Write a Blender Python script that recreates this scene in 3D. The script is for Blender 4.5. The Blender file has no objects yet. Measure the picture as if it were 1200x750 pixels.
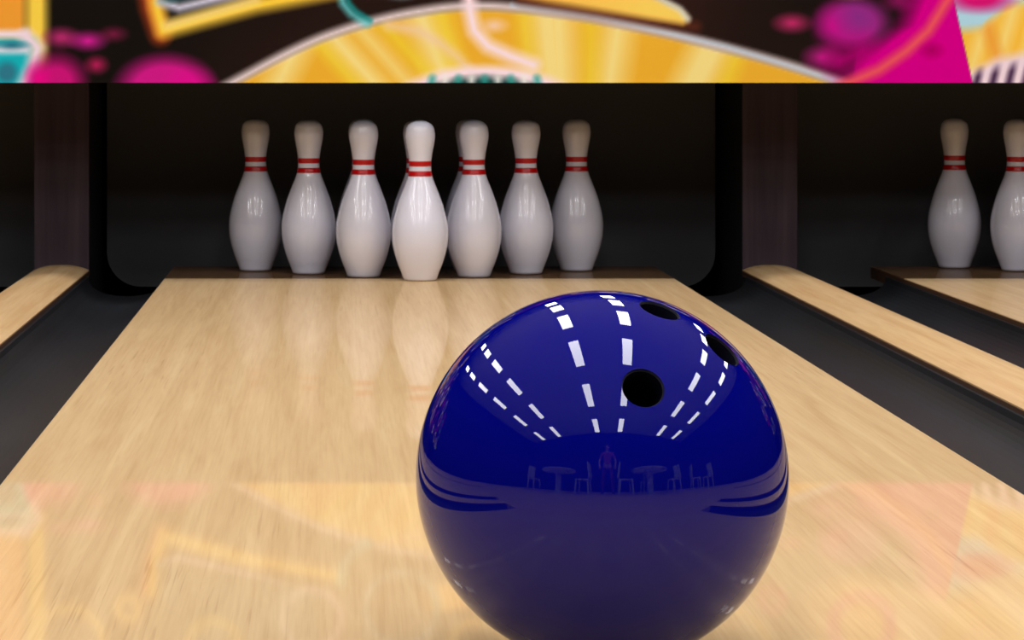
import bpy, bmesh, math, random
import numpy as np
from mathutils import Vector, Matrix

random.seed(4)
S = bpy.context.scene
COL = S.collection
PI = math.pi

# ------------------------------------------------------------------ camera, world, exposure
F_PX = 3672.0          # focal length in pixels of the 1200 px wide frame
CAM_H = 0.508
CX = -0.2083           # camera stands left of the centre line of the lane (x = 0)
cam_d = bpy.data.cameras.new('camera')
cam = bpy.data.objects.new('camera', cam_d); COL.objects.link(cam)
cam.location = (CX, 0, CAM_H)
cam.rotation_euler = (PI / 2, 0, 0)
cam_d.sensor_fit = 'HORIZONTAL'; cam_d.sensor_width = 36
cam_d.lens = 36 * F_PX / 1200
cam_d.shift_x = (600 - 390) / 1200
cam_d.shift_y = -(375 - 79) / 1200
cam_d.clip_start = 0.02; cam_d.clip_end = 60
cam_d.dof.use_dof = True; cam_d.dof.focus_distance = 2.62; cam_d.dof.aperture_fstop = 70
S.camera = cam
world = bpy.data.worlds.new('world'); S.world = world; world.use_nodes = True
world.node_tree.nodes['Background'].inputs[0].default_value = (0.5, 0.5, 0.6, 1)
world.node_tree.nodes['Background'].inputs[1].default_value = 0.02
S.view_settings.view_transform = 'Standard'; S.view_settings.look = 'None'
S.view_settings.gamma = 1; S.view_settings.use_curve_mapping = False
S.view_settings.exposure = 0.0
LIGHT_POWER = 19.5
S.cycles.max_bounces = 6; S.cycles.glossy_bounces = 4; S.cycles.diffuse_bounces = 3
S.cycles.use_adaptive_sampling = False
S.cycles.sample_clamp_indirect = 2.5
S.cycles.caustics_reflective = False; S.cycles.caustics_refractive = False

# ------------------------------------------------------------------ helpers
def lin(c):
    c = c / 255.0
    return c / 12.92 if c <= 0.04045 else ((c + 0.055) / 1.055) ** 2.4
def rgb(r, g, b): return (lin(r), lin(g), lin(b), 1)

def mat(name, col, rough=0.5, spec=0.5, **kw):
    m = bpy.data.materials.new(name); m.use_nodes = True
    b = m.node_tree.nodes['Principled BSDF']
    b.inputs['Base Color'].default_value = col
    b.inputs['Roughness'].default_value = rough
    b.inputs['Specular IOR Level'].default_value = spec
    for k, v in kw.items(): b.inputs[k.replace('_', ' ')].default_value = v
    return m

def tag(o, label=None, cat=None, group=None, kind=None):
    if label: o['label'] = label
    if cat: o['category'] = cat
    if group: o['group'] = group
    if kind: o['kind'] = kind
    return o

def empty(name, loc=(0, 0, 0), rz=0):
    o = bpy.data.objects.new(name, None); COL.objects.link(o)
    o.location = loc; o.rotation_euler = (0, 0, rz); o.empty_display_size = 0.1
    return o

def obj(name, bm, m, parent=None, smooth=False, loc=None):
    me = bpy.data.meshes.new(name)
    if isinstance(bm, bmesh.types.BMesh):
        bmesh.ops.recalc_face_normals(bm, faces=bm.faces)
        bm.to_mesh(me); bm.free()
    else:
        me = bm
    if m: me.materials.append(m)
    if smooth:
        for p in me.polygons: p.use_smooth = True
    o = bpy.data.objects.new(name, me); COL.objects.link(o)
    if parent: o.parent = parent
    if loc: o.location = loc
    return o

def box(bm, x0, x1, y0, y1, z0, z1, bevel=0):
    r = bmesh.ops.create_cube(bm, size=1, matrix=Matrix.LocRotScale(
        ((x0 + x1) / 2, (y0 + y1) / 2, (z0 + z1) / 2), None, (x1 - x0, y1 - y0, z1 - z0)))
    if bevel:
        es = list({e for v in r['verts'] for e in v.link_edges})
        bmesh.ops.bevel(bm, geom=es, offset=bevel, segments=3, profile=0.5, affect='EDGES')
    return bm
def boxm(*a, **k): return box(bmesh.new(), *a, **k)

def tube(bm, p0, p1, r0, r1=None, n=16):
    p0, p1 = Vector(p0), Vector(p1); d = p1 - p0
    q = d.to_track_quat('Z', 'Y')
    bmesh.ops.create_cone(bm, cap_ends=True, segments=n, radius1=r0, radius2=r1 if r1 is not None else r0,
                          depth=d.length, matrix=Matrix.LocRotScale((p0 + p1) / 2, q, None))
    return bm

def lathe(prof, n=64):
    bm = bmesh.new(); rings = []
    for r, z in prof:
        if r < 1e-6: rings.append([bm.verts.new((0, 0, z))])
        else: rings.append([bm.verts.new((r * math.cos(2 * PI * i / n), r * math.sin(2 * PI * i / n), z)) for i in range(n)])
    for a, b in zip(rings, rings[1:]):
        for i in range(n):
            j = (i + 1) % n
            if len(a) == 1 and len(b) == 1: continue
            if len(a) == 1: bm.faces.new((a[0], b[i], b[j]))
            elif len(b) == 1: bm.faces.new((a[i], a[j], b[0]))
            else: bm.faces.new((a[i], a[j], b[j], b[i]))
    return bm

def extrude_profile(prof, y0, y1, closed=False, ny=1):
    """profile of (x, z) points swept along y"""
    bm = bmesh.new(); rows = []
    for k in range(ny + 1):
        y = y0 + (y1 - y0) * k / ny
        rows.append([bm.verts.new((x, y, z)) for x, z in prof])
    n = len(prof)
    for a, b in zip(rows, rows[1:]):
        for i in range(n if closed else n - 1):
            j = (i + 1) % n
            bm.faces.new((a[i], a[j], b[j], b[i]))
    if closed:
        bm.faces.new(rows[0]); bm.faces.new(rows[-1][::-1])
    return bm

def copy_tree(o, parent=None):
    c = o.copy(); COL.objects.link(c)
    if parent: c.parent = parent
    for ch in list(o.children): copy_tree(ch, c)
    return c

# ------------------------------------------------------------------ materials
def wood_material(name, base, dark, pore, gloss=0.38, scale=1.0, rough=0.027):
    """pale lacquered maple: boards of slightly different tone, long grain, short pores"""
    m = bpy.data.materials.new(name); m.use_nodes = True
    nt = m.node_tree; N = nt.nodes; L = nt.links; N.clear()
    out = N.new('ShaderNodeOutputMaterial')
    tc = N.new('ShaderNodeTexCoord'); 
    def mapping(sx, sy, rz=0.0):
        mp = N.new('ShaderNodeMapping'); mp.inputs['Scale'].default_value = (sx, sy, 1)
        mp.inputs['Rotation'].default_value = (0, 0, rz)
        L.new(tc.outputs['Object'], mp.inputs['Vector']); return mp
    def noise(mp, sc, det=4, ro=.55, dist=0.0):
        n = N.new('ShaderNodeTexNoise'); n.inputs['Scale'].default_value = sc
        n.inputs['Detail'].default_value = det; n.inputs['Roughness'].default_value = ro
        n.inputs['Distortion'].default_value = dist
        L.new(mp.outputs[0], n.inputs['Vector']); return n
    def ramp(src, stops):
        r = N.new('ShaderNodeValToRGB'); e = r.color_ramp.elements
        e[0].position, e[0].color = stops[0]; e[1].position, e[1].color = stops[-1]
        for p, c in stops[1:-1]:
            x = e.new(p); x.color = c
        L.new(src, r.inputs[0]); return r
    def mix(fac, a, b, mode='MIX'):
        x = N.new('ShaderNodeMix'); x.data_type = 'RGBA'; x.blend_type = mode
        if isinstance(fac, float): x.inputs[0].default_value = fac
        else: L.new(fac, x.inputs[0])
        for i, v in ((6, a), (7, b)):
            if isinstance(v, tuple): x.inputs[i].default_value = v
            else: L.new(v, x.inputs[i])
        return x.outputs[2]
    # tone of each narrow board
    sep = N.new('ShaderNodeSeparateXYZ'); L.new(tc.outputs['Object'], sep.inputs[0])
    mul = N.new('ShaderNodeMath'); mul.operation = 'MULTIPLY'; mul.inputs[1].default_value = 1 / 0.0275
    L.new(sep.outputs[0], mul.inputs[0])
    fl = N.new('ShaderNodeMath'); fl.operation = 'FLOOR'; L.new(mul.outputs[0], fl.inputs[0])
    wn = N.new('ShaderNodeTexWhiteNoise'); wn.noise_dimensions = '1D'; L.new(fl.outputs[0], wn.inputs['W'])
    board = ramp(wn.outputs[0], [(0, (.955, .945, .93, 1)), (1, (1.0, 1.0, 1.0, 1))])
    g1 = noise(mapping(34 * scale, 1.5, 0.004), 1.0, 5, .6, .5)
    col = mix(ramp(g1.outputs[0], [(.3, (0, 0, 0, 1)), (.72, (1, 1, 1, 1))]).outputs[0], dark, base)
    col = mix(1.0, col, board.outputs[0], 'MULTIPLY')
    g2 = noise(mapping(210 * scale, 3.2, .02), 1.0, 3, .6)
    col = mix(1.0, col, ramp(g2.outputs[0], [(.32, (.935, .92, .895, 1)), (.56, (1, 1, 1, 1))]).outputs[0], 'MULTIPLY')
    # short brown pores
    p1 = noise(mapping(230 * scale, 3.4, .03), 1.0, 2, .5, .3)
    p2 = noise(mapping(2.2, .8), 1.0, 2)
    pf = ramp(p1.outputs[0], [(.60, (0, 0, 0, 1)), (.74, (.38, .38, .38, 1))])
    pm = ramp(p2.outputs[0], [(.44, (0, 0, 0, 1)), (.64, (1, 1, 1, 1))])
    mm = N.new('ShaderNodeMath'); mm.operation = 'MULTIPLY'
    L.new(pf.outputs[0], mm.inputs[0]); L.new(pm.outputs[0], mm.inputs[1])
    col = mix(mm.outputs[0], col, pore)
    d = N.new('ShaderNodeBsdfDiffuse'); L.new(col, d.inputs[0])
    g = N.new('ShaderNodeBsdfGlossy'); g.inputs['Roughness'].default_value = rough
    g.inputs['Color'].default_value = (1, .97, .93, 1)
    ms = N.new('ShaderNodeMixShader')
    lw = N.new('ShaderNodeLayerWeight'); lw.inputs['Blend'].default_value = .5      # lacquer: reflection grows towards grazing
    pw = N.new('ShaderNodeMath'); pw.operation = 'POWER'; pw.inputs[1].default_value = 4.0; L.new(lw.outputs['Facing'], pw.inputs[0])
    gm = N.new('ShaderNodeMath'); gm.operation = 'MULTIPLY'; gm.inputs[1].default_value = gloss; L.new(pw.outputs[0], gm.inputs[0])
    L.new(gm.outputs[0], ms.inputs[0])
    L.new(d.outputs[0], ms.inputs[1]); L.new(g.outputs[0], ms.inputs[2]); L.new(ms.outputs[0], out.inputs[0])
    return m

M = {}
M['lane'] = wood_material('maple_lane', rgb(224, 193, 147), rgb(211, 176, 130), rgb(150, 108, 68))
M['deck'] = wood_material('dark_deck', rgb(112, 84, 60), rgb(98, 72, 50), rgb(70, 48, 32))  # darker brown tone of the lane wood for the far end
M['kickback'] = mat('kickback', rgb(46, 46, 48), .8, .1)
M['cap'] = wood_material('maple_cap', rgb(222, 190, 144), rgb(206, 168, 120), rgb(170, 124, 80), gloss=0.15, rough=.2)
M['edge'] = mat('stained_edge', rgb(74, 48, 30), .5, .3)
M['black'] = mat('black_void', rgb(6, 6, 6), .9, .05)
M['wall'] = mat('dark_wall', rgb(20, 20, 26), .9, .1)
M['ceiling'] = mat('ceiling_paint', rgb(228, 250, 255), .9, .1)
M['housing'] = mat('white_metal', rgb(220, 222, 226), .4)
M['chair'] = mat('grey_plastic', rgb(200, 204, 220), .45)
M['steel'] = mat('steel', rgb(180, 182, 190), .3, .5, Metallic=1.0)
M['pin'] = mat('pin_white', rgb(240, 240, 255), .22, .5)
M['pin'].node_tree.nodes['Principled BSDF'].inputs['Coat Weight'].default_value = 0.6
M['pin'].node_tree.nodes['Principled BSDF'].inputs['Coat Roughness'].default_value = 0.06
M['red'] = mat('stripe_red', rgb(200, 12, 18), .25, .5)

def speckled(name, a, b, rough, spec, sc=(3, .6, 1), lo=.35, hi=.7):
    m = mat(name, a, rough, spec); nt = m.node_tree; N = nt.nodes; L = nt.links
    tc = N.new('ShaderNodeTexCoord'); mp = N.new('ShaderNodeMapping'); mp.inputs['Scale'].default_value = sc
    n = N.new('ShaderNodeTexNoise'); n.inputs['Scale'].default_value = 3; n.inputs['Detail'].default_value = 5
    r = N.new('ShaderNodeValToRGB'); r.color_ramp.elements[0].color = a; r.color_ramp.elements[1].color = b
    r.color_ramp.elements[0].position = lo; r.color_ramp.elements[1].position = hi
    L.new(tc.outputs['Object'], mp.inputs[0]); L.new(mp.outputs[0], n.inputs['Vector'])
    L.new(n.outputs[0], r.inputs[0]); L.new(r.outputs[0], N['Principled BSDF'].inputs['Base Color'])
    return m
M['gutter'] = speckled('gutter_plastic', rgb(32, 34, 38), rgb(38, 40, 44), .5, .1)
M['post'] = speckled('post_panel', rgb(62, 50, 60), rgb(80, 66, 74), .7, .2, (14, 1, .7))
M['cushion'] = mat('pit_cushion', rgb(108, 108, 110), .8, .1)

# ------------------------------------------------------------------ setting
WL, WR, WB, WF, H = -5.6, 5.5, -2.25, 10.6, 3.375
FOUL = 2.2                       # where lanes and gutters start
MASK_Y = 7.388                   # front face of the mural panel
DECK_END = 8.0; DECK_Y = 7.54
HALF = 0.6126; GW = 0.208; CAPW = 0.138; PITCH = 2 * HALF + 2 * GW + CAPW
def struct(name, bm, m): return tag(obj(name, bm, m), kind='structure')

struct('floor', boxm(WL, WR, WB, FOUL, -.12, 0), M['lane'])
struct('floor_subfloor', boxm(WL, WR, FOUL, WF, -.25, -.16), M['black'])
struct('ceiling', boxm(WL, WR, WB, WF, H, H + .1), M['ceiling'])
struct('wall_left', boxm(WL - .1, WL, WB, WF, -.25, H), M['wall'])
struct('wall_right', boxm(WR, WR + .1, WB, WF, -.25, H), M['wall'])
struct('wall_back', boxm(WL, WR, WB - .1, WB, -.25, H), M['wall'])
struct('wall_front', boxm(WL, WR, WF, WF + .1, -.25, H), M['wall'])
# unseen black roof added behind the mural to keep ceiling light off the pits
struct('ceiling_light_blocker', boxm(WL, WR, MASK_Y + .026, WF, 1.86, 1.9), M['black'])

POST_Y = 7.87
# ------------------------------------------------------------------ lanes, gutters, division caps
def lane(cx, label):
    r = empty('bowling_lane', (cx, FOUL, 0))
    tag(r, label, 'lane', None)
    b = boxm(-HALF, HALF, 0, DECK_Y - FOUL, -.03, 0)
    obj('lane_surface', b, M['lane'], r)
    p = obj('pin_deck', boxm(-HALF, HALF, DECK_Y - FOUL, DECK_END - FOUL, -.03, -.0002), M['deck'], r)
    p['label'] = 'darker brown deck at the far end under the pins'
    for s in (-1, 1):
        x0, x1 = (HALF - .002, HALF + .0015) if s > 0 else (-HALF - .0015, -HALF + .002)
        obj('edge_strip', boxm(x0, x1, 0, DECK_END - FOUL, -.03, -.0016), M['edge'], r)
    return r

def gutter(cx, label):
    w = GW / 2 - .0022; prof = []
    prof.append((-w, -.010))
    for i in range(21):
        a = PI * i / 20
        prof.append((-(w - .006) * math.cos(a), -.010 - .048 * math.sin(a) ** .8))
    prof.append((w, -.010)); prof.append((w, -.07)); prof.append((-w, -.07))
    o = obj('gutter', extrude_profile(prof, 0, 7.75 - FOUL, closed=True, ny=2), M['gutter'], smooth=False, loc=(cx, FOUL, 0))
    tag(o, label, 'gutter')
    return o

def cap(cx, label, y1=POST_Y - .001):
    r = empty('division_cap', (cx, FOUL, 0)); tag(r, label, 'divider')
    w = CAPW / 2; prof = [(-w, -.016), (-w, -.001)]
    for i in range(1, 16):
        t = -1 + 2 * i / 16
        prof.append((w * t, -.001 + .013 * (1 - abs(t) ** 2.6)))
    prof += [(w, -.001), (w, -.016)]
    obj('cap_board', extrude_profile(prof, 0, y1 - FOUL, closed=True), M['cap'], r, smooth=False)
    for s in (-1, 1):
        x0, x1 = (w - .001, w + .002) if s > 0 else (-w - .002, -w + .001)
        obj('edge_strip', boxm(x0, x1, 0, y1 - FOUL, -.014, -.003), M['edge'], r)
    return r

side = {-2: 'far left', -1: 'left neighbouring', 0: 'middle', 1: 'right neighbouring', 2: 'far right'}
for k in range(-2, 3):
    lane(k * PITCH, {0: 'wide pale maple bowling lane under the blue ball, in the middle',
                     1: 'pale maple lane with its own pins at the right edge',
                     -1: 'maple lane off to the left behind the left cap',
                     2: 'maple lane beside the right wall', -2: 'maple lane beside the left wall'}[k])
    for s in (-1, 1):
        gl = {(0, -1): 'dark grey gutter along the left edge of the middle lane',
              (0, 1): 'dark grey gutter along the right edge of the middle lane',
              (1, -1): 'dark grey gutter along the left edge of the right-hand lane, beyond the cap',
              (-1, 1): 'dark grey gutter left of the left wooden cap'}.get((k, s),
              'dark gutter on the %s side of the %s lane' % ('left' if s < 0 else 'right', side[k]))
        gutter(k * PITCH + s * (HALF + GW / 2), gl)
for k in range(-3, 3):
    cx = (k + .5) * PITCH
    if cx - .2 < WL or cx + .2 > WR: continue
    cap(cx, {-1: 'pale wooden divider cap between gutters at the left edge',
             0: 'pale wooden divider cap between gutters right of the ball'}.get(k, 'wooden divider cap %s' %
             {-2: 'between the two leftmost lanes', 1: 'between the two rightmost lanes', -3: 'at the left wall', 2: 'at the right wall'}.get(k)))

# pit posts (kickbacks) standing on the caps
POST_Y = 7.87
for k in (-2, -1, 0, 1):
    cx = (k + .5) * PITCH; w = CAPW / 2
    r = empty('pit_post', (cx, POST_Y, 0))
    tag(r, {-1: 'dark upright post left of the pins, standing on the wooden cap',
            0: 'dark upright post right of the pins, standing on the wooden cap'}.get(k,
            'dark upright post between the two %s lanes' % ('leftmost' if k < 0 else 'rightmost')), 'post')
    obj('front_panel', boxm(-w, w, 0, .012, -.016, 1.85, bevel=.002), M['post'], r)
    obj('side_wall', boxm(-w + .004, w - .004, .012, .95, -.15, 1.85), M['kickback'], r)

# pit back cushions, rounded lower corners
def rounded_panel(w, z0, z1, rad, d):
    bm = bmesh.new(); pts = [(-w, z1)]
    for i in range(9):
        a = PI + (PI / 2) * i / 8; pts.append((-w + rad + rad * math.cos(a), z0 + rad + rad * math.sin(a)))
    for i in range(9):
        a = 1.5 * PI + (PI / 2) * i / 8; pts.append((w - rad + rad * math.cos(a), z0 + rad + rad * math.sin(a)))
    pts.append((w, z1))
    f = bm.faces.new([bm.verts.new((x, 0, z)) for x, z in pts])
    e = bmesh.ops.extrude_face_region(bm, geom=[f])
    bmesh.ops.translate(bm, vec=(0, d, 0), verts=[v for v in e['geom'] if isinstance(v, bmesh.types.BMVert)])
    return bm
for k in range(-2, 3):
    o = obj('pit_cushion', rounded_panel(HALF + GW - .012, -.075, 1.8, .09, .05), M['cushion'], loc=(k * PITCH, 8.33, 0))
    tag(o, {0: 'black back cushion of the pit behind the seven white pins',
            1: 'black back cushion of the pit behind the right-hand pins',
            -1: 'black back cushion of the pit at the left edge'}.get(k, 'black pit cushion of the %s lane' % side[k]), 'pit cushion')

# ------------------------------------------------------------------ mural on the masking panel
def seg_dist(X, Y, pts):
    d = np.full(X.shape, 1e9)
    for (ax, ay), (bx, by) in zip(pts, pts[1:]):
        vx, vy = bx - ax, by - ay; l = vx * vx + vy * vy + 1e-9
        t = np.clip(((X - ax) * vx + (Y - ay) * vy) / l, 0, 1)
        d = np.minimum(d, np.hypot(X - ax - t * vx, Y - ay - t * vy))
    return d
def smooth(d, s):
    s = s * 1.75 if s > 1 else s
    return np.clip(.5 - d / (2 * s), 0, 1)
def paint(X, Y):
    """X, Y: drawing units on the panel. returns sRGB 0-255 colours"""
    C = np.zeros(X.shape + (3,)); C[:] = (22, 18, 15)
    def lay(a, c):
        nonlocal C
        a = a[..., None]; C = C * (1 - a) + np.array(c, float) * a if not isinstance(c, np.ndarray) else C * (1 - a) + c * a
    def stroke(pts, w, c, s=2.5, op=1.0): lay(op * smooth(seg_dist(X, Y, pts) - w / 2, s), c)
    def ell(cx, cy, rx, ry, c, s=4, op=1.0):
        d = (np.hypot((X - cx) / rx, (Y - cy) / ry) - 1) * min(rx, ry); lay(op * smooth(d, s), c)
    def below(xs, ys): return Y - np.interp(X, xs, ys)
    # faint brown tint of the dark ground
    br = .5 + .5 * np.sin(X * .013 + 1.2) * np.cos(Y * .02 + X * .004)
    lay(np.minimum(1, .75 * br + .2) * smooth(-(X - 330), 90) * smooth(X - 900, 120), (54, 30, 26))
    # left block
    lay(smooth(X - 32, 5) * smooth(-(Y + 200), 20) * smooth(-(X + 260), 8), (226, 150, 50))
    lay(smooth(np.abs(X - 43) - 12, 4) * smooth(Y - 78, 18), (236, 200, 70))
    lay(smooth(X - 40, 5) * smooth(-(Y - 44), 3) * smooth(-(X + 120), 10), (20, 170, 180))
    for yy in (40, 58):
        stroke([(-60, yy), (30, yy)], 9, (232, 216, 228))
    stroke([(30, 42), (44, 56), (38, 80), (26, 104)], 15, (230, 208, 220), 4)
    ell(14, 53, 14, 4, (40, 110, 130), 2); ell(8, 85, 12, 12, (70, 60, 90), 3, .5)
    # magenta blobs at left
    ell(72, 44, 15, 9, (165, 40, 100)); ell(103, 48, 15, 8, (195, 30, 140)); ell(133, 40, 9, 5, (150, 30, 80), 4, .8)
    ell(113, 76, 9, 7, (175, 30, 85)); ell(66, 96, 30, 28, (190, 20, 115), 7); ell(45, 92, 10, 12, (220, 10, 130), 5)
    ell(194, 104, 52, 36, (195, 25, 130), 6); ell(222, 100, 22, 16, (215, 10, 140), 6, .7)
    # bent yellow stroke
    stroke([(170, -30), (177, 8), (188, 40)], 20, (176, 62, 30), 5)
    stroke([(178, -30), (184, 10), (191, 36), (230, 25), (300, 6), (395, -12)], 17, (238, 196, 60), 4)
    stroke([(196, 30), (235, 19), (300, 0)], 8, (240, 214, 130), 4)
    stroke([(188, 2), (210, 9), (290, -10), (330, -22)], 9, (205, 205, 225), 3)
    lay(smooth(Y - np.interp(X, [185, 300, 420], [4, -16, -40]), 3) * smooth(-(X - 190), 6) * smooth(X - 380, 10) * smooth(-(Y + 90), 8), (35, 90, 95))
    # the big dome
    xs = [262, 300, 350, 400, 440, 500, 550, 600, 650, 700, 750, 800, 850, 900, 950, 1000]
    ys = [102, 82, 54, 35, 23, 11, 5, 8, 14, 22, 32, 43, 56, 69, 84, 102]
    xf = np.linspace(262, 1000, 120); yf = np.interp(xf, xs, ys)
    yf = np.convolve(np.pad(yf, 6, mode='reflect', reflect_type='odd'), np.ones(13) / 13, 'valid'); xs, ys = list(xf), list(yf)
    b = below(xs, ys)
    dome = smooth(-(b - 4), 2.5) * smooth(-(X - 255), 3) * smooth(X - 1010, 3)
    st = np.zeros(X.shape)
    for cx, w, k in ((345, 16, -.5), (405, 16, .9), (445, 8, .9), (510, 18, .4), (645, 20, .1), (655, 18, .05), (720, 16, -.15), (832, 24, -.5)):
        st = np.maximum(st, smooth(np.abs(X - cx - (Y - 60) * k) - w, 9))
    dc = np.array((222, 166, 46.)) * (1 - st[..., None]) + np.array((232, 210, 128.)) * st[..., None]
    st2 = np.zeros(X.shape)
    for cx, w, k in ((382, 8, .9), (478, 9, .9), (530, 9, .3), (618, 6, .1), (692, 7, 0), (866, 8, -.4)):
        st2 = np.maximum(st2, smooth(np.abs(X - cx - (Y - 60) * k) - w, 7))
    dc = dc * (1 - .75 * st2[..., None]) + np.array((228, 204, 52.)) * .75 * st2[..., None]
    lay(dome, dc)
    stroke(list(zip(xs, ys)), 8, (236, 220, 222), 3)
    stroke([(600, 6), (700, 20), (850, 54), (1000, 101)], 3, (170, 190, 205), 2)
    stroke([(455, 30), (490, 36), (515, 50), (535, 66), (550, 82)], 8, (228, 195, 165), 4, .9)
    stroke([(548, -30), (551, 14), (556, 36), (572, 54), (598, 66), (625, 76)], 15, (238, 214, 222), 4)
    ell(579, 30, 9, 5, (235, 200, 190), 4)
    # eye-like arch at the lower middle
    ell(568, 137, 118, 60, (238, 214, 222), 3)
    ell(568, 136, 92, 46, (30, 60, 60), 3)
    for i in range(9):
        x = 500 + 17 * i
        stroke([(x, 120), (568 + (x - 568) * .9, 92)], 7, (230, 230, 225) if i % 2 else (40, 150, 140), 2.5, .9)
    ell(568, 150, 70, 42, (225, 220, 225), 4)
    # teal ring piece
    stroke([(398, -20), (402, 4), (412, 16), (430, 27)], 7, (95, 195, 200), 3)
    stroke([(404, -20), (409, 4), (418, 14), (434, 24)], 4, (20, 130, 130), 2)
    # upper right yellow swoosh
    sw = smooth(below([500, 600, 640, 700, 750, 800, 812], [-22, -6, 2, 11, 19, 27, 24]), 3) * smooth(-below([500, 680, 760, 795, 812], [-60, -26, -6, 10, 24]), 3) * smooth(X - 806, 3) * smooth(-(X - 500), 10)
    stroke([(610, 0), (700, 15), (760, 24), (815, 31)], 9, (96, 44, 28), 4, .8)
    lay(sw, (236, 178, 74))
    lay(sw * smooth(-(X - 690), 40), (236, 200, 90))
    stroke([(680, -30), (765, -6), (797, 11), (806, 22)], 5, (205, 215, 215), 2.5)
    # purple and magenta at right
    ell(928, 27, 15, 8, (175, 40, 95)); ell(963, 67, 15, 10, (170, 30, 120), 5); ell(1053, 2, 14, 8, (120, 20, 80), 4)
    mg = smooth(-(X - np.interp(Y, [-90, -20, 0, 30, 50, 75, 97], [1088, 1076, 1070, 1058, 1030, 1000, 985])), 9) * smooth(-below([960, 1000, 1060], [110, 80, -200]), 6)
    mg = mg * smooth(X - 1118 - Y * .227, .8) * smooth(-(Y + 75), 4)
    lay(mg, (200, 0, 130))
    ell(1000, 27, 38, 26, (150, 36, 125), 5); ell(976, 30, 16, 18, (200, 10, 135), 8, .7); ell(1005, 20, 14, 10, (120, 45, 130), 8, .8)
    stroke([(985, 72), (1010, 60)], 26, (200, 0, 130), 10, .8)
    a = smooth(X - 1118 - Y * .227, .8)
    lay(a * smooth(seg_dist(X, Y, [(1118, -12), (1088, 36), (1062, 60), (1030, 82), (985, 101)]) - 4.5, 4), (225, 100, 78))
    lay(a * smooth(np.hypot((X - 1092) / 10, (Y - 59) / 7) * 8 - 8, 4), (165, 0, 95))
    # the next motif right of the slanted joint
    r = smooth(-(X - 1118 - Y * .227), .8)
    nb = np.zeros(X.shape + (3,)); nb[:] = (165, 205, 222)
    def put(al, c): nonlocal nb; nb = nb * (1 - al[..., None]) + np.array(c, float) * al[..., None]
    yl = smooth(-(Y - np.interp(X, [1120, 1150, 1180, 1240, 1400], [36, 34, 8, -4, -10])), 4)
    put(yl, (234, 180, 60))
    for cx in (1148, 1176, 1208, 1262, 1310): put(yl * smooth(np.abs(X - cx + (Y - 50) * .3) - 7, 5), (235, 208, 120))
    put(smooth(np.abs(X - 1163 - (Y - 50) * .3) - 6, 5) * yl, (226, 150, 55))
    put(smooth(np.hypot((X - 1148) / 34, (Y + 2) / 14) * 14 - 14, 4), (200, 20, 110))
    wh = smooth(-(Y - np.interp(X, [1130, 1170, 1200, 1300], [88, 68, 62, 55])), 4)
    put(wh, (228, 205, 215))
    st = smooth(np.abs(np.mod(X + Y * .25, 19) - 9.5) - 4, 2) * smooth(-(Y - np.interp(X, [1130, 1200, 1300], [86, 74, 66])), 4)
    put(st, (70, 45, 75))
    r = r * smooth(-(Y + 40), 6)
    lay(r * smooth(X - 1430, 4), nb)
    return C
def paint_all(X, Y):
    C = paint(X, Y)
    # the print goes on above and to the sides with related rings, dots and bands
    def lay(a, c):
        nonlocal C
        C = C * (1 - a[..., None]) + np.array(c, float) * a[..., None]
    up = smooth(Y + 22 + 10 * np.sin(X * .03), 8) * smooth(-(X - 960), 20) * smooth(X - 1330, 20) * smooth(-(Y + 170), 10)
    band = .5 + .5 * np.sin(X * .05 + Y * .03)
    lay(up, (228, 176, 92)); lay(up * band, (236, 214, 170))
    for cx, cy, r0, w, c in ((365, -62, 34, 9, (230, 215, 225)), (470, -50, 42, 8, (150, 200, 205)), (80, -90, 40, 12, (236, 200, 80)), (845, -110, 60, 10, (236, 190, 80)),
                             (640, -75, 28, 9, (230, 215, 225)), (250, -95, 30, 10, (236, 196, 90)), (1010, -70, 34, 9, (210, 30, 130)), (730, -60, 16, 16, (240, 205, 90)), (905, -40, 12, 12, (190, 30, 120)),
                             (560, -100, 34, 12, (236, 196, 90)), (1150, -95, 40, 12, (236, 196, 90)), (150, -50, 12, 14, (236, 196, 90))):
        lay(smooth(np.abs(np.hypot(X - cx, Y - cy) - r0) - w / 2, 4) * .95, c)
    rs = np.random.RandomState(3)
    pal = [(232, 180, 50), (200, 0, 130), (30, 160, 170), (230, 214, 224), (150, 36, 125), (238, 205, 90)]
    for i in range(150):
        cx = rs.uniform(-2300, 3350); cy = rs.uniform(-600, 90); r0 = rs.uniform(25, 120); w = rs.uniform(8, 40)
        if -200 < cx < 1400 and cy > -150 - r0 - w: continue
        lay(smooth(np.abs(np.hypot((X - cx), (Y - cy) * 1.1) - r0) - w / 2, 5), pal[rs.randint(6)])
    return C
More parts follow.
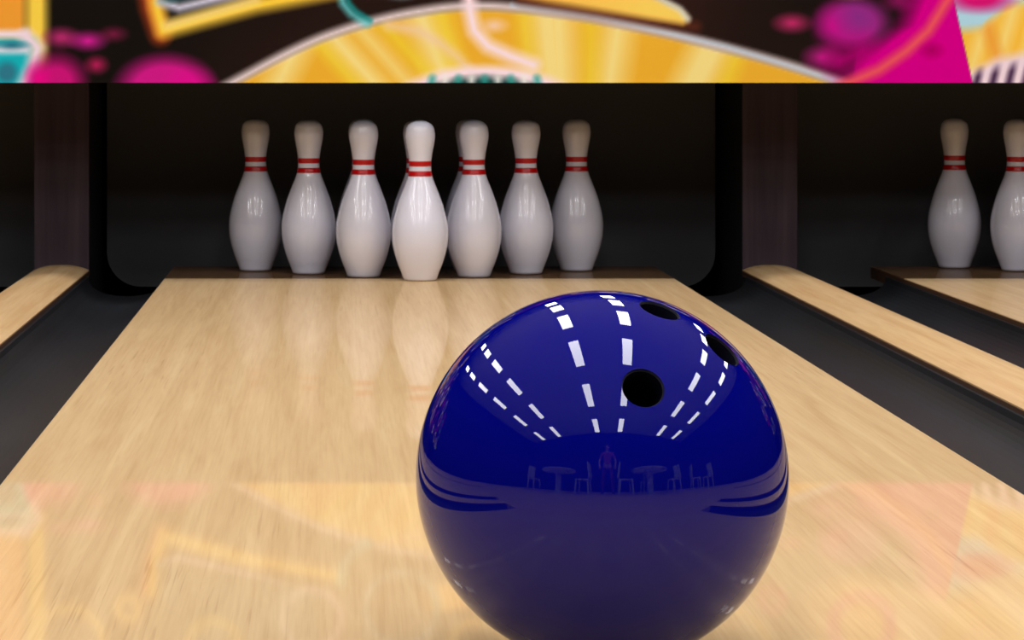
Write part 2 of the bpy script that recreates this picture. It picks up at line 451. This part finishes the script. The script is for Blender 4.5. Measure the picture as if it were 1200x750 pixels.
def mural():
    k = MASK_Y / F_PX
    xs = np.concatenate([np.arange(-2300, -60, 14), np.arange(-60, 1260, 1.6), np.arange(1260, 3400, 14)])
    xs = xs[(CX + (xs - 390) * k > WL) & (CX + (xs - 390) * k < WR)]
    xs = np.concatenate([[390 + (WL - CX) / k], xs, [390 + (WR - CX) / k]])
    ys = np.concatenate([np.arange(97, -130, -2.2), np.arange(-132, -612, -12)])
    X, Y = np.meshgrid(xs, ys)
    rgbv = paint_all(X, Y) / 255.0
    linv = np.where(rgbv <= .04045, rgbv / 12.92, ((rgbv + .055) / 1.055) ** 2.4)
    nx, ny = len(xs), len(ys)
    co = np.stack([CX + (X - 390) * k, np.full(X.shape, 0.0), CAM_H - (Y - 79) * k], -1).reshape(-1, 3)
    idx = np.arange(nx * ny).reshape(ny, nx)
    q = np.stack([idx[:-1, :-1], idx[:-1, 1:], idx[1:, 1:], idx[1:, :-1]], -1).reshape(-1, 4)
    me = bpy.data.meshes.new('printed_face')
    me.vertices.add(len(co)); me.vertices.foreach_set('co', co.ravel())
    me.loops.add(q.size); me.loops.foreach_set('vertex_index', q.ravel().astype(np.int32))
    me.polygons.add(len(q)); me.polygons.foreach_set('loop_start', np.arange(0, q.size, 4, dtype=np.int32))
    me.update(calc_edges=True)
    ca = me.color_attributes.new('print', 'FLOAT_COLOR', 'POINT')
    ca.data.foreach_set('color', np.concatenate([linv.reshape(-1, 3), np.ones((nx * ny, 1))], 1).ravel())
    m = mat('mural_print', (1, 1, 1, 1), .7, .0)
    at = m.node_tree.nodes.new('ShaderNodeAttribute'); at.attribute_name = 'print'
    B = m.node_tree.nodes['Principled BSDF']
    m.node_tree.links.new(at.outputs['Color'], B.inputs['Base Color'])
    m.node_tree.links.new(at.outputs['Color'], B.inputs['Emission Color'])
    B.inputs['Emission Strength'].default_value = MURAL_GLOW  # added self-glow lifts the print's brightness, no lamp behind it
    r = empty('mural_panel', (0, MASK_Y, 0))
    tag(r, 'printed graffiti mural panel in yellow, magenta and black above the pins', 'mural')
    me.materials.append(m)
    f = bpy.data.objects.new('printed_face', me); COL.objects.link(f); f.parent = r
    zb = CAM_H - (97 - 79) * k
    obj('backing_board', boxm(WL, WR, .001, .024, zb, 1.885), M['black'], r)
    return r
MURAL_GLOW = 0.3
mural()

# ------------------------------------------------------------------ pins
PX = .381 / 187.0
half = [(0, 18.0), (.8, 19.2), (4, 20.4), (8, 21.8), (15, 24.6), (23, 27.4), (32, 30.0), (42, 32.0), (52, 32.8), (60, 32.7), (70, 31.4), (80, 29.0), (90, 26.2),
        (100, 22.6), (110, 18.8), (117, 16.0), (122, 14.4), (127, 13.4), (133, 12.9), (139, 13.1), (145, 13.8), (152, 14.9), (159, 16.3), (166, 17.3), (171, 17.5), (176, 16.6), (180, 14.6), (183.5, 11.4), (186, 6.8), (187, 0)]
hz = np.array([a for a, b in half]); hr = np.array([b for a, b in half])
def spl(z):   # Catmull-Rom through the measured half widths
    i = int(np.clip(np.searchsorted(hz, z) - 1, 0, len(hz) - 2)); t = (z - hz[i]) / (hz[i + 1] - hz[i])
    p0, p1, p2, p3 = hr[max(i - 1, 0)], hr[i], hr[i + 1], hr[min(i + 2, len(hr) - 1)]
    return .5 * (2 * p1 + (p2 - p0) * t + (2 * p0 - 5 * p1 + 4 * p2 - p3) * t * t + (3 * p1 - p0 - 3 * p2 + p3) * t ** 3)
prof = [(0, 0), (.0355 * 18 / 18 - .003, 0)]
for z in list(np.arange(.8, 176, 2.4)):
    prof.append((spl(z) * PX, z * PX))
for i in range(1, 13):       # rounded crown
    a = (PI / 2) * i / 12
    prof.append((spl(175.2) * PX * math.cos(a) ** .9 if i < 12 else 0, (175.2 + 11.8 * math.sin(a)) * PX))
pin_mesh = None
def make_pin():
    r = empty('bowling_pin')
    obj('pin_body', lathe(prof, 64), M['pin'], r, smooth=True)
    for z0, z1 in ((122.0, 128.2), (133.6, 139.8)):
        p = [((spl(z) + e) * PX, z * PX) for z, e in [(z0, -.4), (z0, .22)] + [(z0 + (z1 - z0) * t, .28) for t in (.25, .5, .75)] + [(z1, .22), (z1, -.4)]]
        obj('red_stripe', lathe(p, 64), M['red'], r, smooth=True)
    return r
SP = .2675
D1, D4 = 7.476, 7.838
def rack(cx, dy, group, labels, first=None):
    out = []
    for row in range(4):
        y = D1 + (D4 - D1) * row / 3 + dy
        for i in range(row + 1):
            x = cx + (i - row / 2) * SP
            p = first or make_pin()
            if first is not None: p = copy_tree(first)
            else: first = p
            p.location = (x, y, 0); p.rotation_euler = (0, 0, 0)
            tag(p, labels[row][i], 'bowling pin', group)
            out.append(p)
    return out
A = 'white bowling pin with two red neck stripes, '
front = rack(0.0, 0, 'bowling pins set on the middle lane', [
    [A + 'front one and brightest of the rack'],
    [A + 'immediately left of the front pin'[:40], A + 'immediately right of the front pin'],
    [A + 'second from the left end of the rack', A + 'hidden directly behind the front pin', A + 'second from the right end of the rack'],
    [A + 'dim, at the left end of the rack', A + 'hidden behind the one left of front', A + 'hidden behind the one right of front', A + 'dim, at the right end of the rack']])
B_ = 'white red-striped pin on the right-hand lane, '
rack(PITCH - .008, 7.955 - D4, 'bowling pins set on the right-hand lane', [
    [B_ + 'foremost of its rack, outside the picture'],
    [B_ + 'second row, left', B_ + 'second row, right'],
    [B_ + 'cut off by the right picture edge', B_ + 'third row, middle', B_ + 'third row, right'],
    [B_ + 'the fully visible leftmost one', B_ + 'back row, second from left', B_ + 'back row, third from left', B_ + 'back row, rightmost']], first=front[0])

# ------------------------------------------------------------------ ball
BR = .15871; BC = Vector((0.02114, 2.67562, BR))
def ball():
    r = empty('bowling_ball', (BC.x, BC.y, 0)); tag(r, 'large glossy dark blue bowling ball with three finger holes, resting on the lane', 'bowling ball')
    m = mat('ball_blue', (0.001, 0.002, .20, 1), .35, .5)
    b = m.node_tree.nodes['Principled BSDF']
    b.inputs['Roughness'].default_value = .015; b.inputs['IOR'].default_value = 1.39
    bm = bmesh.new(); bmesh.ops.create_uvsphere(bm, u_segments=256, v_segments=128, radius=BR)
    o = obj('ball_shell', bm, m, r, smooth=True, loc=(0, 0, BR))
    hm = mat('hole_dark', rgb(4, 4, 22), .5, .2)
    cutters = []
    for n, hr_ in (((.1448, -.8142, .5623), .0178), ((.2871, -.2673, .9199), .0178), ((.6103, -.3386, .7162), .0182)):
        n = Vector(n).normalized(); q = n.to_track_quat('Z', 'Y')
        cb = bmesh.new(); bmesh.ops.create_cone(cb, cap_ends=True, segments=64, radius1=hr_, radius2=hr_, depth=.10,
                                                matrix=Matrix.LocRotScale(n * (BR - .02), q, None))
        c = obj('cutter', cb, None); c.location = (BC.x, BC.y, BR); cutters.append(c)
        md = o.modifiers.new('cut', 'BOOLEAN'); md.object = c; md.solver = 'EXACT'
        lb = lathe([(0, -.058), (hr_ - .0004, -.058), (hr_ - .0004, -.003), (hr_ - .0012, -.003), (hr_ - .0012, -.0565), (0, -.0565)], 64)
        l = obj('finger_hole', lb, hm, r, smooth=False)
        l.location = n * BR + Vector((0, 0, BR)); l.rotation_mode = 'QUATERNION'; l.rotation_quaternion = q
        l['label'] = 'dark drilled finger hole'
    bpy.context.view_layer.update()
    dg = bpy.context.evaluated_depsgraph_get()
    me = bpy.data.meshes.new_from_object(o.evaluated_get(dg))
    o.modifiers.clear(); o.data = me
    me.materials.clear(); me.materials.append(m)
    me.materials.append(hm)
    for p in me.polygons:
        if p.center.length < BR - .0005: p.material_index = 1
    # smooth the sphere, keep the hole walls flat
    for p in me.polygons: p.use_smooth = True
    R_ = BR
    rad = np.array([v.co.length for v in me.vertices])
    nrm = [Vector(v.co).normalized() if v.co.length > R_ - .0002 else v.normal.copy() for v in me.vertices]
    me.normals_split_custom_set_from_vertices([tuple(n) for n in nrm])
    for c in cutters: bpy.data.objects.remove(c)
ball()

# ------------------------------------------------------------------ ceiling lights
rows_x = [-4.38, -3.06, -.62, .67, 3.13, 4.41]
cols_y = [8.75, 6.66, 4.60, 2.60, .60, -1.45]
rn = ['leftmost', 'second', 'third', 'fourth', 'fifth', 'rightmost']
cn = ['above the machine bay', 'just in front of the mural', 'above the middle of the lanes', 'above the ball', 'above the approach', 'nearest the rear wall']
def make_light():
    r = empty('ceiling_light')
    bm = bmesh.new(); w, l, d = .145, .62, .035
    box(bm, -w, w, -l, l, -.02, .02)
    obj('light_housing', bm, M['housing'], r)
    for x0, x1, y0, y1 in ((-.145, -.125, -.62, .62), (.125, .145, -.62, .62), (-.125, .125, -.62, -.59), (-.125, .125, .59, .62)):
        obj('frame_bar', boxm(x0, x1, y0, y1, -.026, -.0201), M['housing'], r)
    ld = bpy.data.lights.new('lamp_panel', 'AREA'); ld.shape = 'RECTANGLE'; ld.size = .25; ld.size_y = 1.18
    ld.energy = LIGHT_POWER * PI * .25 * 1.18; ld.color = (1.0, .99, 1.03)
    lo = bpy.data.objects.new('lamp_panel', ld); COL.objects.link(lo); lo.parent = r; lo.location = (0, 0, -.021)
    return r
L0 = make_light()
for i, x in enumerate(rows_x):
    for j, y in enumerate(cols_y):
        o = L0 if i == j == 0 else copy_tree(L0)
        o.location = (x, y, 3.35)
        tag(o, 'long white ceiling light, %s row from the left, %s' % (rn[i], cn[j]), 'ceiling light', 'ceiling lights running along the lanes')

# ------------------------------------------------------------------ seating area mirrored in the ball
def make_chair():
    r = empty('chair')
    obj('seat', boxm(-.22, .22, -.22, .22, .43, .46, bevel=.012), M['chair'], r)
    bm = boxm(-.21, .21, -.02, .02, .50, .98, bevel=.012)
    bmesh.ops.rotate(bm, verts=bm.verts, cent=(0, 0, .5), matrix=Matrix.Rotation(.12, 3, 'X'))
    bmesh.ops.translate(bm, verts=bm.verts, vec=(0, .23, 0))
    obj('backrest', bm, M['chair'], r)
    for sx in (-1, 1):
        for sy in (-1, 1):
            bm = bmesh.new(); tube(bm, (sx * .21, sy * .21, 0), (sx * .18, sy * .18, .435), .026, .03, 10)
            obj('leg', bm, M['chair'], r)
        bm = bmesh.new(); tube(bm, (sx * .15, .20, .44), (sx * .15, .25, .62), .014, n=8)
        obj('back_support', bm, M['chair'], r)
    return r
def make_table(rad=.62):
    r = empty('cafe_table')
    obj('tabletop', lathe([(0, .72), (rad - .02, .72), (rad, .735), (rad, .745), (rad - .01, .755), (0, .755)], 48), M['chair'], r)
    obj('pedestal', lathe([(0, .02), (.12, .02), (.11, .1), (.10, .6), (.14, .72), (0, .72)], 24), M['chair'], r)
    obj('base', lathe([(0, 0), (.26, 0), (.26, .012), (.05, .035), (0, .035)], 32), M['chair'], r)
    return r
C0 = make_chair()
spots = [(-3.0, -.3, PI / 2, 'facing the table from its left, left side of the seating area'),
         (-.82, -.35, -PI / 2, 'between the left table and the standing person'),
         (.50, -.35, PI / 2, 'right of the standing person, facing the right table'),
         (1.55, -1.15, 0, 'behind the right table'),
         (2.45, -.35, -PI / 2, 'right of the right table'),
         (3.55, .0, 2.2, 'near the right wall, turned away'),
         (4.15, .45, -1.2, 'nearest the right wall')]
for i, (x, y, a, t) in enumerate(spots):
    o = C0 if i == 0 else copy_tree(C0)
    o.location = (x, y, 0); o.rotation_euler = (0, 0, a)
    tag(o, 'light grey plastic chair ' + t, 'chair', 'chairs in the seating area')
T0 = make_table(); T0.location = (-1.72, -.3, 0); tag(T0, 'round pale cafe table left of the standing person', 'table', 'cafe tables')
T1 = copy_tree(T0); T1.location = (1.32, -.3, 0); tag(T1, 'round pale cafe table right of the standing person', 'table', 'cafe tables')

# person standing behind the camera
def skin(name, pts, edges, m, parent, sub=2, root=0):
    me = bpy.data.meshes.new(name); me.from_pydata([p[:3] for p in pts], edges, [])
    o = bpy.data.objects.new(name, me); COL.objects.link(o)
    md = o.modifiers.new('skin', 'SKIN'); md.use_smooth_shade = True
    for i, p in enumerate(pts):
        rx = p[3]; ry = p[4] if len(p) > 4 else p[3]
        me.skin_vertices[0].data[i].radius = (rx, ry)
        me.skin_vertices[0].data[i].use_root = (i == root)
    s = o.modifiers.new('sub', 'SUBSURF'); s.levels = sub; s.render_levels = sub
    bpy.context.view_layer.update()
    dg = bpy.context.evaluated_depsgraph_get(); nm = bpy.data.meshes.new_from_object(o.evaluated_get(dg))
    o.modifiers.clear(); o.data = nm; nm.materials.clear(); nm.materials.append(m)
    for p in nm.polygons: p.use_smooth = True
    if parent: o.parent = parent
    return o
def person():
    r = empty('person', (-.05, -.62, 0)); tag(r, 'person standing in a dusky pink shirt and dark red trousers between the tables', 'person')
    sk = mat('skin', rgb(196, 150, 128), .5, .4); sh = mat('shirt', rgb(176, 84, 110), .8, .2)
    tr = mat('trousers', rgb(120, 50, 62), .8, .2); hm = mat('hair', rgb(46, 30, 24), .6, .3); bo = mat('shoe', rgb(40, 34, 36), .5)
    P, E = [], []
    def chain(lst, start=None):
        prev = start
        for p in lst:
            P.append(p); i = len(P) - 1
            if prev is not None: E.append((prev, i))
            prev = i
        return prev
    chain([(0, 0, .94, .14, .10)]); chest = chain([(0, 0, 1.10, .12, .09), (0, 0, 1.28, .145, .10), (0, 0, 1.40, .12, .08)], 0)
    chain([(0, 0, 1.48, .05), (0, .01, 1.54, .052), (0, .015, 1.60, .072, .08), (0, .015, 1.66, .078, .088), (0, .01, 1.71, .062, .07)], chest)
    for s in (-1, 1):
        w = chain([(s * .17, 0, 1.40, .05), (s * .235, .0, 1.26, .043), (s * .28, .02, 1.12, .037), (s * .27, .12, .98, .032), (s * .25, .20, .90, .024, .03), (s * .245, .23, .865, .018, .038)], chest)
        chain([(s * .10, 0, .84, .085), (s * .13, .01, .66, .072), (s * .15, .02, .49, .052), (s * .165, .0, .32, .05), (s * .175, -.01, .12, .036), (s * .18, -.01, .055, .04)], 0)
    skin('body', P, E, sk, r)
    for s in (-1, 1):
        hx, hy, hz_ = s * .245, .245, .85
        for k, ln in enumerate((.072, .08, .076, .062)):
            ox = (k - 1.5) * .019
            skin('finger', [(hx + ox, hy - .02, hz_ + .02, .0085), (hx + ox, hy + ln * .35, hz_ - ln * .35, .008), (hx + ox, hy + ln * .5, hz_ - ln * .75, .0075), (hx + ox, hy + ln * .4, hz_ - ln, .006)],
                 [(0, 1), (1, 2), (2, 3)], sk, r, 1)
        skin('thumb', [(hx - s * .02, hy - .03, hz_ + .03, .011), (hx - s * .045, hy + .005, hz_ + .005, .0095), (hx - s * .05, hy + .02, hz_ - .025, .0075)], [(0, 1), (1, 2)], sk, r, 1)
        bm = bmesh.new(); bmesh.ops.create_uvsphere(bm, u_segments=24, v_segments=12, radius=1, matrix=Matrix.LocRotScale((s * .19, .05, .045), None, (.052, .14, .047)))
        bmesh.ops.bisect_plane(bm, geom=bm.verts[:] + bm.edges[:] + bm.faces[:], plane_co=(0, 0, .002), plane_no=(0, 0, -1), clear_outer=True)
        obj('shoe', bm, bo, r, smooth=True)
        bm = bmesh.new(); bmesh.ops.create_uvsphere(bm, u_segments=12, v_segments=8, radius=1, matrix=Matrix.LocRotScale((s * .076, .01, 1.63), None, (.012, .02, .032)))
        obj('ear', bm, sk, r, smooth=True)
        bm = bmesh.new(); bmesh.ops.create_uvsphere(bm, u_segments=12, v_segments=8, radius=.012, matrix=Matrix.Translation((s * .03, .086, 1.645)))
        obj('eye', bm, mat('eye', rgb(60, 50, 50), .2), r, smooth=True)
    skin('nose', [(0, .088, 1.645, .008), (0, .105, 1.61, .013)], [(0, 1)], sk, r, 1)
    obj('mouth', boxm(-.024, .024, .088, .096, 1.572, 1.582, bevel=.003), mat('lips', rgb(160, 80, 80), .4), r)
    bm = bmesh.new(); bmesh.ops.create_uvsphere(bm, u_segments=32, v_segments=16, radius=1, matrix=Matrix.LocRotScale((0, -.008, 1.672), None, (.093, .103, .098)))
    bmesh.ops.bisect_plane(bm, geom=bm.verts[:] + bm.edges[:] + bm.faces[:], plane_co=(0, .05, 1.67), plane_no=(0, .8, -.6), clear_outer=True)
    obj('hair', bm, hm, r, smooth=True)
    P, E = [], []
    chain([(0, 0, .92, .155, .115)]); c = chain([(0, 0, 1.10, .14, .105), (0, 0, 1.28, .16, .115), (0, 0, 1.40, .135, .095), (0, 0, 1.45, .07, .07)], 0)
    for s in (-1, 1): chain([(s * .175, 0, 1.40, .064), (s * .237, .0, 1.26, .058), (s * .26, .01, 1.19, .056)], 3)
    skin('shirt', P, E, sh, r)
    P, E = [], []
    chain([(0, 0, .95, .15, .115)])
    for s in (-1, 1): chain([(s * .10, 0, .83, .098), (s * .13, .01, .66, .085), (s * .15, .02, .49, .068), (s * .165, .0, .32, .066), (s * .178, -.01, .10, .06)], 0)
    skin('trousers', P, E, tr, r)
person()
